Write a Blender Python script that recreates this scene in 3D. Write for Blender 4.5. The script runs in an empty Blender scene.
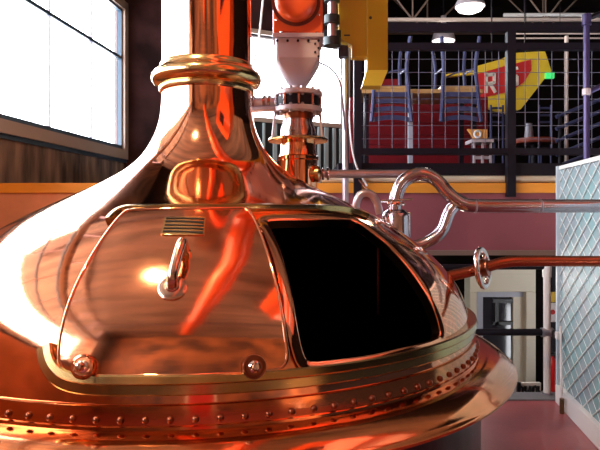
import bpy, bmesh, math, random
import numpy as np
from mathutils import Vector, Matrix
random.seed(7)
scene = bpy.context.scene
C = scene.collection
PI = math.pi
EYE = 1.6

# ------------------------------------------------------------------ helpers
def at(px, py, Y):
    return Vector(((px - 300) / 600 * Y, Y, EYE - (py - 212) / 600 * Y))

def mat(name, col, rough=0.5, metal=0.0, var=0.0, scale=8.0, bump=0.0, bscale=20.0, emit=None, coat=0.0, stretch=(1, 1, 1), col2=None, spec=0.5, rvar=0.0):
    m = bpy.data.materials.new(name); m.use_nodes = True
    nt = m.node_tree; b = nt.nodes['Principled BSDF']
    b.inputs['Base Color'].default_value = (*col, 1)
    b.inputs['Roughness'].default_value = rough
    b.inputs['Metallic'].default_value = metal
    b.inputs['Specular IOR Level'].default_value = spec
    if coat: b.inputs['Coat Weight'].default_value = coat
    if emit:
        b.inputs['Emission Color'].default_value = (*emit[0], 1); b.inputs['Emission Strength'].default_value = emit[1]
    tc = nt.nodes.new('ShaderNodeTexCoord'); mp = nt.nodes.new('ShaderNodeMapping')
    mp.inputs['Scale'].default_value = stretch
    nt.links.new(tc.outputs['Object'], mp.inputs['Vector'])
    if var or col2:
        n = nt.nodes.new('ShaderNodeTexNoise'); n.inputs['Scale'].default_value = scale; n.inputs['Detail'].default_value = 5
        nt.links.new(mp.outputs['Vector'], n.inputs['Vector'])
        r = nt.nodes.new('ShaderNodeValToRGB')
        r.color_ramp.elements[0].position = 0.35; r.color_ramp.elements[1].position = 0.68
        c2 = col2 if col2 else tuple(c * (1 - var) for c in col)
        r.color_ramp.elements[0].color = (*c2, 1); r.color_ramp.elements[1].color = (*col, 1)
        nt.links.new(n.outputs['Fac'], r.inputs['Fac']); nt.links.new(r.outputs['Color'], b.inputs['Base Color'])
        if rvar:
            mr = nt.nodes.new('ShaderNodeMapRange')
            mr.inputs['To Min'].default_value = rough + rvar; mr.inputs['To Max'].default_value = rough
            nt.links.new(n.outputs['Fac'], mr.inputs['Value']); nt.links.new(mr.outputs['Result'], b.inputs['Roughness'])
    if bump:
        n2 = nt.nodes.new('ShaderNodeTexNoise'); n2.inputs['Scale'].default_value = bscale; n2.inputs['Detail'].default_value = 3
        nt.links.new(mp.outputs['Vector'], n2.inputs['Vector'])
        bp = nt.nodes.new('ShaderNodeBump'); bp.inputs['Strength'].default_value = bump; bp.inputs['Distance'].default_value = 0.02
        nt.links.new(n2.outputs['Fac'], bp.inputs['Height']); nt.links.new(bp.outputs['Normal'], b.inputs['Normal'])
        if metal == 1:
            n3 = nt.nodes.new('ShaderNodeTexNoise'); n3.inputs['Scale'].default_value = 28; n3.inputs['Detail'].default_value = 2
            m3 = nt.nodes.new('ShaderNodeMapping'); m3.inputs['Scale'].default_value = (.25, .25, 1.6)
            nt.links.new(tc.outputs['Object'], m3.inputs['Vector']); nt.links.new(m3.outputs['Vector'], n3.inputs['Vector'])
            b3 = nt.nodes.new('ShaderNodeBump'); b3.inputs['Strength'].default_value = bump * .35; b3.inputs['Distance'].default_value = .01
            nt.links.new(n3.outputs['Fac'], b3.inputs['Height']); nt.links.new(bp.outputs['Normal'], b3.inputs['Normal']); nt.links.new(b3.outputs['Normal'], b.inputs['Normal'])
    return m

def obj(name, bm, m, parent=None, smooth=False, bevel=0.0, bevseg=2):
    me = bpy.data.meshes.new(name)
    bmesh.ops.recalc_face_normals(bm, faces=bm.faces[:])
    bm.to_mesh(me); bm.free()
    o = bpy.data.objects.new(name, me); C.objects.link(o)
    if m: me.materials.append(m)
    if smooth:
        me.shade_smooth() if hasattr(me, 'shade_smooth') else None
        if smooth != True: me.set_sharp_from_angle(angle=math.radians(smooth))
    if bevel:
        mod = o.modifiers.new('bevel', 'BEVEL'); mod.width = bevel; mod.segments = bevseg; mod.limit_method = 'ANGLE'; mod.angle_limit = math.radians(40)
    if parent:
        o.parent = parent; o.matrix_parent_inverse = parent.matrix_world.inverted()
    return o

def thing(name, label, cat, loc=(0, 0, 0), group=None):
    o = bpy.data.objects.new(name, None); C.objects.link(o)
    o.location = loc; o['label'] = label; o['category'] = cat
    o.empty_display_size = 0.1
    if group: o['group'] = group
    bpy.context.view_layer.update()
    return o

def tag(o, label, cat, group=None):
    o['label'] = label; o['category'] = cat
    if group: o['group'] = group
    return o

def struct(name, bm, m, parent=None, **k):
    o = obj(name, bm, m, parent, **k)
    if not parent: o['kind'] = 'structure'
    return o

def B(): return bmesh.new()

def box(bm, x0, x1, y0, y1, z0, z1):
    v = [bm.verts.new(p) for p in ((x0, y0, z0), (x1, y0, z0), (x1, y1, z0), (x0, y1, z0), (x0, y0, z1), (x1, y0, z1), (x1, y1, z1), (x0, y1, z1))]
    for f in ((0, 3, 2, 1), (4, 5, 6, 7), (0, 1, 5, 4), (1, 2, 6, 5), (2, 3, 7, 6), (3, 0, 4, 7)):
        bm.faces.new([v[i] for i in f])
    return bm

def hexa(bm, lo, hi):
    v = [bm.verts.new(p) for p in list(lo) + list(hi)]
    for f in ((0, 3, 2, 1), (4, 5, 6, 7), (0, 1, 5, 4), (1, 2, 6, 5), (2, 3, 7, 6), (3, 0, 4, 7)):
        bm.faces.new([v[i] for i in f])
    return bm

def prism(bm, pts, d):                      # polygon pts (3D) extruded by vector d
    d = Vector(d); a = [bm.verts.new(p) for p in pts]; b = [bm.verts.new(Vector(p) + d) for p in pts]
    n = len(a)
    bm.faces.new(a); bm.faces.new(b[::-1])
    for i in range(n): bm.faces.new((a[i], a[(i + 1) % n], b[(i + 1) % n], b[i]))
    return bm

def smoothpath(pts, n=8, closed=False):
    pts = [Vector(p) for p in pts]; out = []; N = len(pts)
    R = range(N if closed else N - 1)
    for i in R:
        p0 = pts[(i - 1) % N] if (closed or i > 0) else pts[0] * 2 - pts[1]
        p1 = pts[i]; p2 = pts[(i + 1) % N]
        p3 = pts[(i + 2) % N] if (closed or i + 2 < N) else p2 * 2 - p1
        for k in range(n):
            t = k / n
            out.append(0.5 * ((2 * p1) + (p2 - p0) * t + (2 * p0 - 5 * p1 + 4 * p2 - p3) * t * t + (3 * p1 - p0 - 3 * p2 + p3) * t ** 3))
    if not closed: out.append(pts[-1])
    return out

def fillet(pts, r, n=8):                    # round the corners of a polyline
    pts = [Vector(p) for p in pts]; out = [pts[0]]
    for i in range(1, len(pts) - 1):
        a, b, c = pts[i - 1], pts[i], pts[i + 1]
        u = (a - b); w = (c - b); l = min(r, u.length * .49, w.length * .49)
        p = b + u.normalized() * l; q = b + w.normalized() * l
        for k in range(n + 1):
            t = k / n; out.append(p * (1 - t) ** 2 + b * 2 * t * (1 - t) + q * t * t)
    out.append(pts[-1]); return out

def tube(bm, pts, r, seg=12, closed=False, caps=True):
    pts = [Vector(p) for p in pts]; N = len(pts); rings = []
    rr = r if isinstance(r, (list, tuple)) else [r] * N
    t0 = (pts[1] - pts[0]).normalized()
    u = t0.orthogonal().normalized(); prev = t0
    for i in range(N):
        if closed: t = (pts[(i + 1) % N] - pts[i - 1])
        else: t = pts[min(i + 1, N - 1)] - pts[max(i - 1, 0)]
        t.normalize()
        u = prev.rotation_difference(t) @ u; u = (u - t * u.dot(t)).normalized(); prev = t
        w = t.cross(u)
        rings.append([bm.verts.new(pts[i] + (u * math.cos(a) + w * math.sin(a)) * rr[i]) for a in (2 * PI * k / seg for k in range(seg))])
    for i in range(N if closed else N - 1):
        A = rings[i]; D = rings[(i + 1) % N]; s = 0
        if closed and i == N - 1:           # match the seam
            s = min(range(seg), key=lambda q: (A[0].co - D[q].co).length)
        for k in range(seg): bm.faces.new((A[k], A[(k + 1) % seg], D[(k + 1 + s) % seg], D[(k + s) % seg]))
    if caps and not closed:
        bm.faces.new(rings[0][::-1]); bm.faces.new(rings[-1])
    return bm

def bar(bm, p, q, w, h=None, up=(0, 0, 1)):
    p, q = Vector(p), Vector(q); h = h or w
    t = (q - p).normalized(); up = Vector(up)
    if abs(t.dot(up)) > .98: up = Vector((0, 1, 0))
    s = t.cross(up).normalized(); n = s.cross(t)
    lo = [p + s * a * w / 2 + n * b * h / 2 for a, b in ((-1, -1), (1, -1), (1, 1), (-1, 1))]
    hi = [q + s * a * w / 2 + n * b * h / 2 for a, b in ((-1, -1), (1, -1), (1, 1), (-1, 1))]
    return hexa(bm, lo, hi)

def lathe(bm, prof, center=(0, 0, 0), axis=(0, 0, 1), n=48, cap=False):
    c = Vector(center); ax = Vector(axis).normalized()
    u = ax.orthogonal().normalized() if abs(ax.z) < .99 else Vector((1, 0, 0)); w = ax.cross(u)
    rings = []
    for r, h in prof:
        if r < 1e-6: rings.append([bm.verts.new(c + ax * h)])
        else: rings.append([bm.verts.new(c + ax * h + (u * math.cos(2 * PI * k / n) + w * math.sin(2 * PI * k / n)) * r) for k in range(n)])
    for A, D in zip(rings[:-1], rings[1:]):
        for k in range(n):
            k2 = (k + 1) % n
            if len(A) == 1 and len(D) == 1: continue
            if len(A) == 1: bm.faces.new((A[0], D[k2], D[k]))
            elif len(D) == 1: bm.faces.new((A[k], A[k2], D[0]))
            else: bm.faces.new((A[k], A[k2], D[k2], D[k]))
    if cap:
        for R_ in (rings[0], rings[-1]):
            if len(R_) > 1: bm.faces.new(R_)
    return bm

def cyl(bm, c, r, h, axis=(0, 0, 1), n=32):
    return lathe(bm, [(0, 0), (r, 0), (r, h), (0, h)], c, axis, n)

def bolt(bm, c, axis, r=.008, h=.006):
    return lathe(bm, [(0, -.002), (r, -.002), (r, h), (r * .6, h * 1.3), (0, h * 1.3)], c, axis, 6)

# ------------------------------------------------------------------ materials
M = {}
M['copper'] = mat('polished_copper', (0.95, 0.43, 0.235), .045, 1, var=.15, scale=3.0, bump=.05, bscale=4, rvar=.07)
M['copper_door'] = mat('satin_copper', (0.94, 0.41, 0.22), .05, 1, var=.25, scale=4.0, bump=.07, bscale=5, rvar=.1)
M['copper_dark'] = mat('aged_copper', (0.38, 0.13, 0.07), .28, 1, var=.4, scale=6)
M['copper_brim'] = mat('brushed_copper', (0.93, 0.34, 0.135), .07, 1, var=.3, scale=5, bump=.07, bscale=7, rvar=.1)
M['brass'] = mat('polished_brass', (0.86, 0.60, 0.27), .18, 1, var=.2, scale=6, bump=.03, bscale=9)
M['rail_brass'] = mat('dull_brass', (0.62, 0.46, 0.2), .18, 1, var=.3, scale=9)
M['steel'] = mat('stainless_steel', (0.54, 0.49, 0.54), .17, 1, var=.12, scale=10)
M['steel_dull'] = mat('dull_steel', (0.58, 0.54, 0.62), .34, 1, var=.15, scale=10)
M['chrome'] = mat('chrome', (0.8, 0.72, 0.68), .1, 1)
M['handle'] = mat('warm_nickel', (0.66, .45, .34), .2, 1)
M['liner'] = mat('shaded_interior', (0.012, 0.007, 0.006), .6, 0)  # black colour stands in for the unlit inside of the kettle
M['body'] = mat('dark_cladding', (0.07, 0.045, 0.06), .35, .6, var=.5, scale=12, stretch=(1, 1, .08))
M['black'] = mat('black_paint', (0.012, 0.011, 0.014), .4)
M['dark'] = mat('dark_steel_paint', (0.008, 0.006, 0.011), .45, spec=.2)
M['bluegrey'] = mat('blue_grey_metal', (0.055, 0.06, 0.14), .4, .2, spec=.3)
M['orange'] = mat('orange_enamel', (0.72, 0.10, 0.02), .28, 0, coat=.4)
M['orange_dark'] = mat('orange_groove', (0.12, 0.02, 0.01), .4)
M['hopper'] = mat('pale_grey_paint', (0.55, 0.47, 0.50), .4, .2, var=.1)
M['yellow'] = mat('yellow_enamel', (0.44, 0.25, 0.006), .35, 0, coat=.3)
M['red_floor'] = mat('red_epoxy', (0.36, 0.085, 0.095), .4, 0, var=.2, scale=2.5, bump=.05, bscale=30)
M['grey_floor'] = mat('grey_concrete', (0.2, 0.2, 0.23), .6, var=.2)
M['pink'] = mat('dusky_pink_plaster', (0.27, 0.07, 0.09), .6, var=.15, scale=2)
M['orange_trim'] = mat('orange_timber', (0.85, 0.34, 0.03), .45, var=.2, stretch=(.2, 1, 1))
M['cream'] = mat('cream_paint', (0.62, 0.55, 0.42), .45)
M['wood_wall'] = mat('weathered_timber', (0.36, 0.23, 0.15), .65, 0, col2=(0.05, 0.03, 0.022), scale=2.2, bump=.35, bscale=4, stretch=(1, 2.5, .5))
M['dark_wall'] = mat('dark_brown_wall', (0.06, 0.022, 0.022), .7, var=.75, scale=2.2, spec=.15)
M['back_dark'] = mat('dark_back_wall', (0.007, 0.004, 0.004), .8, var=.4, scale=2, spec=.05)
M['front_wall'] = mat('mottled_brown_wall', (0.42, 0.16, 0.055), .6, col2=(0.06, 0.028, 0.02), scale=.9)  # orange patches put into the colour to mirror as bright spots in the copper
M['side_wall'] = mat('added_rust_panel', (0.75, 0.34, 0.16), .6, var=.35, scale=1.5)
M['ceiling'] = mat('dark_ceiling', (0.018, 0.011, 0.009), .8, var=.4, scale=3, spec=.05)
M['ceiling_wood'] = mat('ceiling_boards', (0.22, 0.13, 0.085), .6, 0, var=.65, scale=1.2, stretch=(.3, 2, 1))
M['joist'] = mat('ceiling_joist', (0.10, 0.06, 0.05), .6)
M['fascia_lit'] = mat('lit_fascia_plaster', (0.78, 0.32, 0.17), .6, var=.2, scale=3)  # fascia plaster with window light painted in as a brighter tone
M['frame_tan'] = mat('tan_window_frame', (0.42, 0.31, 0.24), .5)
M['mull'] = mat('blue_black_mullion', (0.025, 0.06, 0.10), .4)
M['mull_pale'] = mat('pale_mullion', (0.5, 0.44, 0.55), .5)
M['wood_light'] = mat('light_oak', (0.62, 0.36, 0.14), .4, var=.25, stretch=(.15, 1, 1), scale=10)
M['red_wall'] = mat('red_panel', (0.17, 0.005, 0.01), .5, var=.15, spec=.25)
M['white'] = mat('white_paint', (0.8, 0.78, 0.78), .4)
M['mesh_sheet'] = mat('teal_sheet', (0.23, 0.42, 0.45), .5, 0, col2=(0.33, 0.38, 0.43), scale=5)
M['mesh_wire'] = mat('galvanised_wire', (0.9, 0.92, 0.9), .4)
M['sign_yellow'] = mat('sign_yellow', (0.75, 0.50, 0.03), .4)
M['sign_red'] = mat('sign_red', (0.55, 0.02, 0.02), .4)
M['sign_white'] = mat('sign_lettering', (0.75, 0.66, 0.55), .5)
M['green'] = mat('green_lamp', (0.05, 0.5, 0.12), .4, emit=((0.05, .8, .2), .8))
M['lamp'] = mat('lamp_lens', (0.9, 0.88, 0.85), .4, emit=((1, .92, .9), 1.6))
M['truss'] = mat('brown_steel', (0.07, 0.04, 0.03), .5, spec=.3)
M['truss_web'] = mat('tan_steel', (0.2, .13, .1), .5)
M['conduit'] = mat('pale_conduit', (0.62, 0.5, 0.44), .4)
M['purple'] = mat('violet_steel', (0.06, 0.045, 0.13), .3, .4)
M['plate'] = mat('plate_black', (0.015, 0.010, 0.006), .6, 0, spec=.2)
M['table_orange'] = mat('orange_board', (0.75, 0.33, 0.06), .5, emit=None)
M['glass_dark'] = mat('dark_glass', (0.03, 0.028, 0.035), .06, 0)
M['pale_blue'] = mat('pale_blue_grey', (0.38, 0.39, 0.46), .4)
M['curtain'] = mat('black_slat', (0.012, 0.014, 0.016), .5)
M['slat'] = mat('pale_green_grey_slat', (0.34, 0.40, 0.40), .5)

gl = bpy.data.materials.new('window_glass'); gl.use_nodes = True
nt = gl.node_tree; nt.nodes.clear()
go = nt.nodes.new('ShaderNodeOutputMaterial'); tr = nt.nodes.new('ShaderNodeBsdfTransparent'); gs = nt.nodes.new('ShaderNodeBsdfGlossy'); mx = nt.nodes.new('ShaderNodeMixShader')
gs.inputs['Roughness'].default_value = .02; mx.inputs[0].default_value = .05; tr.inputs['Color'].default_value = (.97, .98, 1, 1)
nt.links.new(tr.outputs[0], mx.inputs[1]); nt.links.new(gs.outputs[0], mx.inputs[2]); nt.links.new(mx.outputs[0], go.inputs[0])
M['glass'] = gl

# ------------------------------------------------------------------ kettle surface of revolution
AX = (207 - 300) / 600 * 3.1; AY = 3.1
PROF = [(.2285, .62), (.229, .56), (.232, .50), (.240, .46), (.258, .40), (.287, .34), (.315, .30), (.345, .26), (.392, .22), (.455, .18), (.53, .14), (.612, .10), (.70, .06), (.785, .02),
        (.86, -.015), (.92, -.050), (.975, -.085), (1.03, -.125), (1.08, -.163), (1.125, -.20), (1.165, -.24), (1.20, -.276), (1.235, -.32), (1.265, -.366), (1.288, -.42), (1.305, -.48), (1.318, -.54), (1.325, -.59), (1.329, -.65)]
def _resample():
    P = np.array(PROF); d = np.r_[0, np.cumsum(np.hypot(*np.diff(P, axis=0).T))]
    s = np.linspace(0, d[-1], 600); r = np.interp(s, d, P[:, 0]); h = np.interp(s, d, P[:, 1])
    k = np.exp(-.5 * (np.arange(-45, 46) / 15) ** 2); k /= k.sum()
    def sm(a):
        lo = 2 * a[0] - a[45:0:-1]; hi = 2 * a[-1] - a[-2:-47:-1]
        return np.convolve(np.r_[lo, a, hi], k, 'valid')
    return s / d[-1], sm(r), sm(h), d[-1]
SV, SR, SH, SLEN = _resample()
_g1, _g2 = np.gradient(SR), np.gradient(SH); SNR = np.clip(-_g2 / np.hypot(_g1, _g2), .3, 1)
def rv(v): return float(np.interp(v, SV, SR))
def hv(v): return float(np.interp(v, SV, SH))
def v_of_h(h): return float(np.interp(-h, -SH, SV))
def surf(th, v, off=0.0):
    r, h = rv(v), hv(v); e = .004
    dr = rv(min(v + e, 1)) - rv(max(v - e, 0)); dh = hv(min(v + e, 1)) - hv(max(v - e, 0))
    l = math.hypot(dr, dh); nr, nh = -dh / l, dr / l
    d = Vector((math.sin(th), -math.cos(th), 0))
    n = d * nr + Vector((0, 0, nh))
    return Vector((AX, AY, EYE + h)) + d * r + n * off, n
def cast(px, py, off=0.0):                  # where a sight line meets the kettle (or a skin lifted off it): (theta, v)
    a = (px - 300) / 600; b = (212 - py) / 600
    t = np.linspace(1.2, 4.0, 6000); X = a * t - AX; Y = t - AY; h = b * t
    r = np.hypot(X, Y); R = np.interp(-h, -SH, SR) + off / np.interp(-h, -SH, SNR)
    h = h - off * .0
    ok = (h < .6) & (h > SH[-1]); f = np.where(ok, R - r, -1)
    i = int(np.argmax(f > 0))
    if f[i] <= 0: i = int(np.argmin(np.where(ok, r - R, 9)))
    return math.atan2(X[i], -Y[i]), float(np.interp(-h[i], -SH, SV))

def uvpath(px, n=6, closed=False, off=0.0):
    q = [cast(*p, off) for p in px]
    pts = smoothpath([(a, b, 0) for a, b in q], n, closed)
    return [(p.x, p.y) for p in pts]

def dome_sweep(bm, uv, prof, closed=False):   # prof: (across, outward) offsets
    P = [surf(a, b) for a, b in uv]; N = len(P); rings = []
    for i in range(N):
        t = (P[(i + 1) % N][0] - P[i - 1][0]) if closed else (P[min(i + 1, N - 1)][0] - P[max(i - 1, 0)][0])
        t.normalize(); n = P[i][1]; b = t.cross(n).normalized(); n = b.cross(t)
        rings.append([bm.verts.new(P[i][0] + b * x + n * y) for x, y in prof])
    m = len(prof)
    for i in range(N if closed else N - 1):
        A, D = rings[i], rings[(i + 1) % N]
        for k in range(m): bm.faces.new((A[k], A[(k + 1) % m], D[(k + 1) % m], D[k]))
    if not closed:
        bm.faces.new(rings[0]); bm.faces.new(rings[-1][::-1])
    return bm

def inpoly(x, y, poly):
    c = False; j = len(poly) - 1
    for i in range(len(poly)):
        xi, yi = poly[i]; xj, yj = poly[j]
        if (yi > y) != (yj > y) and x < (xj - xi) * (y - yi) / (yj - yi) + xi: c = not c
        j = i
    return c

def shell(off, hole, nth=640, vs=None):
    bm = B(); vs = vs if vs is not None else np.linspace(0, 1, 170)
    hb = (min(p[0] for p in hole), max(p[0] for p in hole), min(p[1] for p in hole), max(p[1] for p in hole))
    ths = [-PI + 2 * PI * k / nth for k in range(nth)]
    grid = [[bm.verts.new(surf(t, float(v), off)[0]) for t in ths] for v in vs]
    for i in range(len(vs) - 1):
        vm = (vs[i] + vs[i + 1]) / 2
        for k in range(nth):
            tm = ths[k] + PI / nth
            if hb[0] < tm < hb[1] and hb[2] < vm < hb[3] and inpoly(tm, vm, hole): continue
            bm.faces.new((grid[i][k], grid[i][(k + 1) % nth], grid[i + 1][(k + 1) % nth], grid[i + 1][k]))
    return bm

def patch(outline, off0, off1, nu=70, nv=70):  # rounded panel lying on the kettle surface, with thickness
    lo = min(p[1] for p in outline); hi = max(p[1] for p in outline)
    bm = B(); rows = []
    for i in range(nv + 1):
        s = i / nv; s = .5 - .5 * math.cos(PI * s); v = lo + (hi - lo) * (.0008 + .9984 * s)
        xs = []
        for (x0, y0), (x1, y1) in zip(outline, outline[1:] + outline[:1]):
            if (y0 > v) != (y1 > v): xs.append(x0 + (v - y0) / (y1 - y0) * (x1 - x0))
        rows.append((v, min(xs), max(xs)))
    def layer(off): return [[bm.verts.new(surf(a + (b - a) * k / nu, v, off)[0]) for k in range(nu + 1)] for v, a, b in rows]
    T, Bt = layer(off1), layer(off0)
    for i in range(nv):
        for k in range(nu):
            bm.faces.new((T[i][k], T[i + 1][k], T[i + 1][k + 1], T[i][k + 1])); bm.faces.new((Bt[i][k], Bt[i][k + 1], Bt[i + 1][k + 1], Bt[i + 1][k]))
        for k, s in ((0, 1), (nu, -1)):
            f = (T[i][k], Bt[i][k], Bt[i + 1][k], T[i + 1][k]); bm.faces.new(f[::s])
    for k in range(nu):
        for i, s in ((0, 1), (nv, -1)):
            f = (T[i][k], T[i][k + 1], Bt[i][k + 1], Bt[i][k]); bm.faces.new(f[::s])
    return bm

# outlines
OPEN = uvpath([(265, 224), (272, 220.5), (310, 219.5), (348, 219.5), (358, 221.5), (368, 227), (381, 237), (392, 246), (404, 259), (419, 278), (433, 301), (442, 325), (443, 337), (437, 344), (405, 353), (373, 360.5), (342, 365), (318, 367.5), (307, 366), (300, 356), (294, 330), (288.4, 296), (277, 250), (267.6, 229)], 5, True, .012)
DOOR = uvpath([(128, 214.5), (160, 213.5), (200, 213.2), (240, 213), (249, 214), (254, 219), (262, 236), (270.5, 262), (280, 300), (285, 335), (287.5, 356), (284, 367), (272, 372), (240, 375), (200, 376.8), (150, 377.6), (100, 377.6), (72, 375.5), (60, 367), (58.3, 350), (63, 322), (74, 290), (88, 262), (105, 235), (119, 218)], 5, True, .02)

# ------------------------------------------------------------------ KETTLE
k = thing('brew_kettle', 'huge polished copper brew kettle with domed lid, tall neck and sliding door', 'brew kettle', (AX, AY, 0))
obj('dome', shell(0, OPEN), M['copper'], k, smooth=True)
obj('inner_lining', shell(-.03, OPEN, 320, np.linspace(0, 1, 80)), M['liner'], k, smooth=True)['label'] = 'inside of the dome with its shade painted in black'
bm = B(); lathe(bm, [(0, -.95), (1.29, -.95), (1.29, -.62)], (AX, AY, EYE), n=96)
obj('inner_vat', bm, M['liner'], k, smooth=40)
# agitator tubes seen faintly inside
bm = B(); tube(bm, [at(378, 315, 2.95), at(378, 236, 2.95)], .010, 10)
obj('sparge_tube', bm, M['copper_dark'], k, smooth=40)
bm = B(); tube(bm, [(AX, AY, 0.7), (AX, AY, 2.1)], .035, 16)
obj('agitator_shaft', bm, M['liner'], k)
# neck pipe above the collar
bm = B(); lathe(bm, [(.2275, .60), (.2275, .70), (.2275, 1.9), (.2275, 3.1), (.2275, 4.38)], (AX, AY, EYE), n=128)
obj('neck_pipe', bm, M['copper'], k, smooth=True)
bm = B()
lathe(bm, [(.2275, .612), (.241, .612), (.243, .617), (.243, .636), (.240, .640), (.252, .644), (.268, .652), (.277, .664), (.2815, .680), (.279, .697), (.270, .710), (.257, .720), (.246, .728), (.240, .742), (.238, .752), (.233, .757), (.2275, .757)], (AX, AY, EYE), n=128)
obj('collar', bm, M['brass'], k, smooth=35)['label'] = 'bulging brass collar round the neck'
# brim
bm = B()
lathe(bm, [(1.325, -.640), (1.350, -.6405), (1.37, -.6415), (1.40, -.6455), (1.43, -.6545), (1.455, -.667), (1.475, -.681), (1.489, -.695), (1.497, -.704), (1.503, -.706), (1.509, -.711), (1.508, -.720), (1.500, -.725), (1.47, -.728), (1.38, -.738), (1.30, -.738)], (AX, AY, EYE), n=220)
obj('brim', bm, M['copper_brim'], k, smooth=50)
# riveted belt just above the brim
bm = B()
lathe(bm, [(1.32, -.570), (1.331, -.570), (1.3355, -.573), (1.341, -.624), (1.341, -.629), (1.347, -.631), (1.348, -.640), (1.32, -.645)], (AX, AY, EYE), n=220)
obj('rivet_belt', bm, M['copper_brim'], k, smooth=40)
bm = B(); lathe(bm, [(1.355, -.735), (1.355, -1.598)], (AX, AY, EYE), n=128)
obj('lower_body', bm, M['body'], k, smooth=True)['label'] = 'dark clad vessel wall under the brim'
rb = bmesh.new(); lathe(rb, [(.0115, 0), (.011, .004), (.008, .0085), (.004, .0105), (0, .011)], n=12)
rme = bpy.data.meshes.new('rivet'); rb.to_mesh(rme); rb.free(); rme.materials.append(M['copper_dark']); rme.shade_smooth()
for i in range(-36, 38):
    th = i * .0545 + .02; d = Vector((math.sin(th), -math.cos(th), 0)); n = (d + Vector((0, 0, .1))).normalized()
    o = bpy.data.objects.new('rivet', rme); C.objects.link(o); o.parent = k; o.matrix_parent_inverse = k.matrix_world.inverted()
    o.matrix_world = Matrix.Translation(Vector((AX, AY, EYE - .612)) + d * 1.3395) @ n.to_track_quat('Z', 'Y').to_matrix().to_4x4()
# opening frame, door, rails
obj('opening_frame', dome_sweep(B(), OPEN, [(-.020, -.03), (-.026, .006), (-.022, .012), (.010, .012), (.016, .006), (.012, -.03)], True), M['copper_door'], k, smooth=50)
door = obj('sliding_door', patch(DOOR, .004, .020), M['copper_door'], k, smooth=40)
obj('edge_trim', dome_sweep(B(), DOOR, [(-.005, .006), (-.005, .022), (-.002, .0245), (.002, .0245), (.005, .022), (.005, .006)], True), M['copper'], door, smooth=50)
# drip ledge over the doors
L = uvpath([(104, 222), (108, 217), (115, 212.3), (125, 210), (150, 209.3), (190, 209), (240, 208.8), (290, 208.8), (330, 209.3), (350, 210.5), (362, 213), (374, 217.5)], 8, False, .016)
obj('drip_ledge', dome_sweep(B(), L, [(-.010, -.01), (-.012, .012), (-.008, .020), (.006, .022), (.011, .016), (.013, -.01)]), M['rail_brass'], k, smooth=40)
# door rail: two stepped bands with an upturned end on the left
va = v_of_h(-.515)
def rail_uv(hh):
    q = [cast(44, 348, .03), cast(45.5, 358, .03), cast(50, 368, .03), cast(58, 376, .03), cast(70, 381, .03), cast(90, 383.5, .03)]
    th1 = q[-1][0]; h0 = hv(q[-1][1])
    q += [(th1 + (1.75 - th1) * t, v_of_h(h0 + (hh - h0) * min(1, t * 4))) for t in np.linspace(.06, 1, 26)]
    return [(p.x, p.y) for p in smoothpath([(a, b, 0) for a, b in q], 6)]
RU = rail_uv(-.507)
rl = obj('door_rail', dome_sweep(B(), RU, [(-.018, -.01), (-.019, .024), (-.014, .030), (.006, .032), (.010, .028), (.012, .017), (.038, .015), (.042, .011), (.042, -.01)]), M['rail_brass'], k, smooth=35)
rl['label'] = 'brass rail with an upturned end under the doors'
def roller(px, py, r, m):
    th, v = cast(px, py, .035); p, n = surf(th, v, .022)
    o = obj('roller', lathe(B(), [(0, -.02), (r * .8, -.02), (r * .8, 0), (r, .002), (r, .012), (r * .94, .017), (r * .8, .018), (r * .72, .014), (r * .4, .014), (0, .014)], p, n, 40), m, k, smooth=35)
    obj('bolt', lathe(B(), [(r * .5, .013), (r * .5, .018), (r * .36, .022), (r * .34, .036), (r * .25, .043), (0, .045)], p, n, 12), M['chrome'], o, smooth=30)
roller(82, 370, .037, M['copper_door']); roller(254.5, 370, .037, M['copper_dark'])
# maker's plate with dark bands
PL = uvpath([(162.5, 222.3), (184, 222), (206, 222.3), (204.8, 231), (203.8, 240.5), (181, 240.8), (158.8, 240.5), (160.6, 231)], 1, True, .024)
pl = obj('name_plate', patch(PL, .019, .024, 24, 14), M['brass'], k, smooth=40)
pb = B()
for y0, y1, x0, x1 in ((223.6, 225.3, 164, 204.6), (226.3, 229.2, 163.3, 204.2), (230.4, 232.2, 162.6, 203.9), (233.6, 235.4, 162, 203.5), (236.6, 239.4, 161, 203.2)):
    q = uvpath([(x0, y0), (x1, y0), (x1 - .6, y1), (x0 - .6, y1)], 1, True, .026)
    s = patch(q, .0235, .0262, 20, 2); me = bpy.data.meshes.new('t'); s.to_mesh(me); s.free(); pb.from_mesh(me); bpy.data.meshes.remove(me)
# (bands are part of the plate's face)
tx = obj('text_band', pb, M['plate'], pl); tx['label'] = 'dark printed lines on the name plate'
# handle: bent bar from upper bracket to lower rosette
a, n0 = surf(*cast(184, 259, .02), .02); b2, n1 = surf(*cast(172, 293, .02), .02)
hd = obj('door_handle', tube(B(), smoothpath([a + n0 * .0, a + n0 * .035 + (b2 - a) * .02, (a * .93 + b2 * .07) + n0 * .062, a * .7 + b2 * .3 + n0 * .066, a * .35 + b2 * .65 + n1 * .056, a * .08 + b2 * .92 + n1 * .042, b2 + n1 * .02, b2], 6), .017, 16), M['handle'], door, smooth=40)
obj('rosette', lathe(B(), [(.046, -.002), (.046, .004), (.040, .008), (.022, .010), (.020, .016), (.012, .018), (0, .018)], b2, n1, 40), M['handle'], door, smooth=35)
obj('handle_bracket', lathe(B(), [(.022, -.002), (.022, .012), (.016, .018), (0, .018)], a, n0, 24), M['brass'], door, smooth=35)

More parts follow.
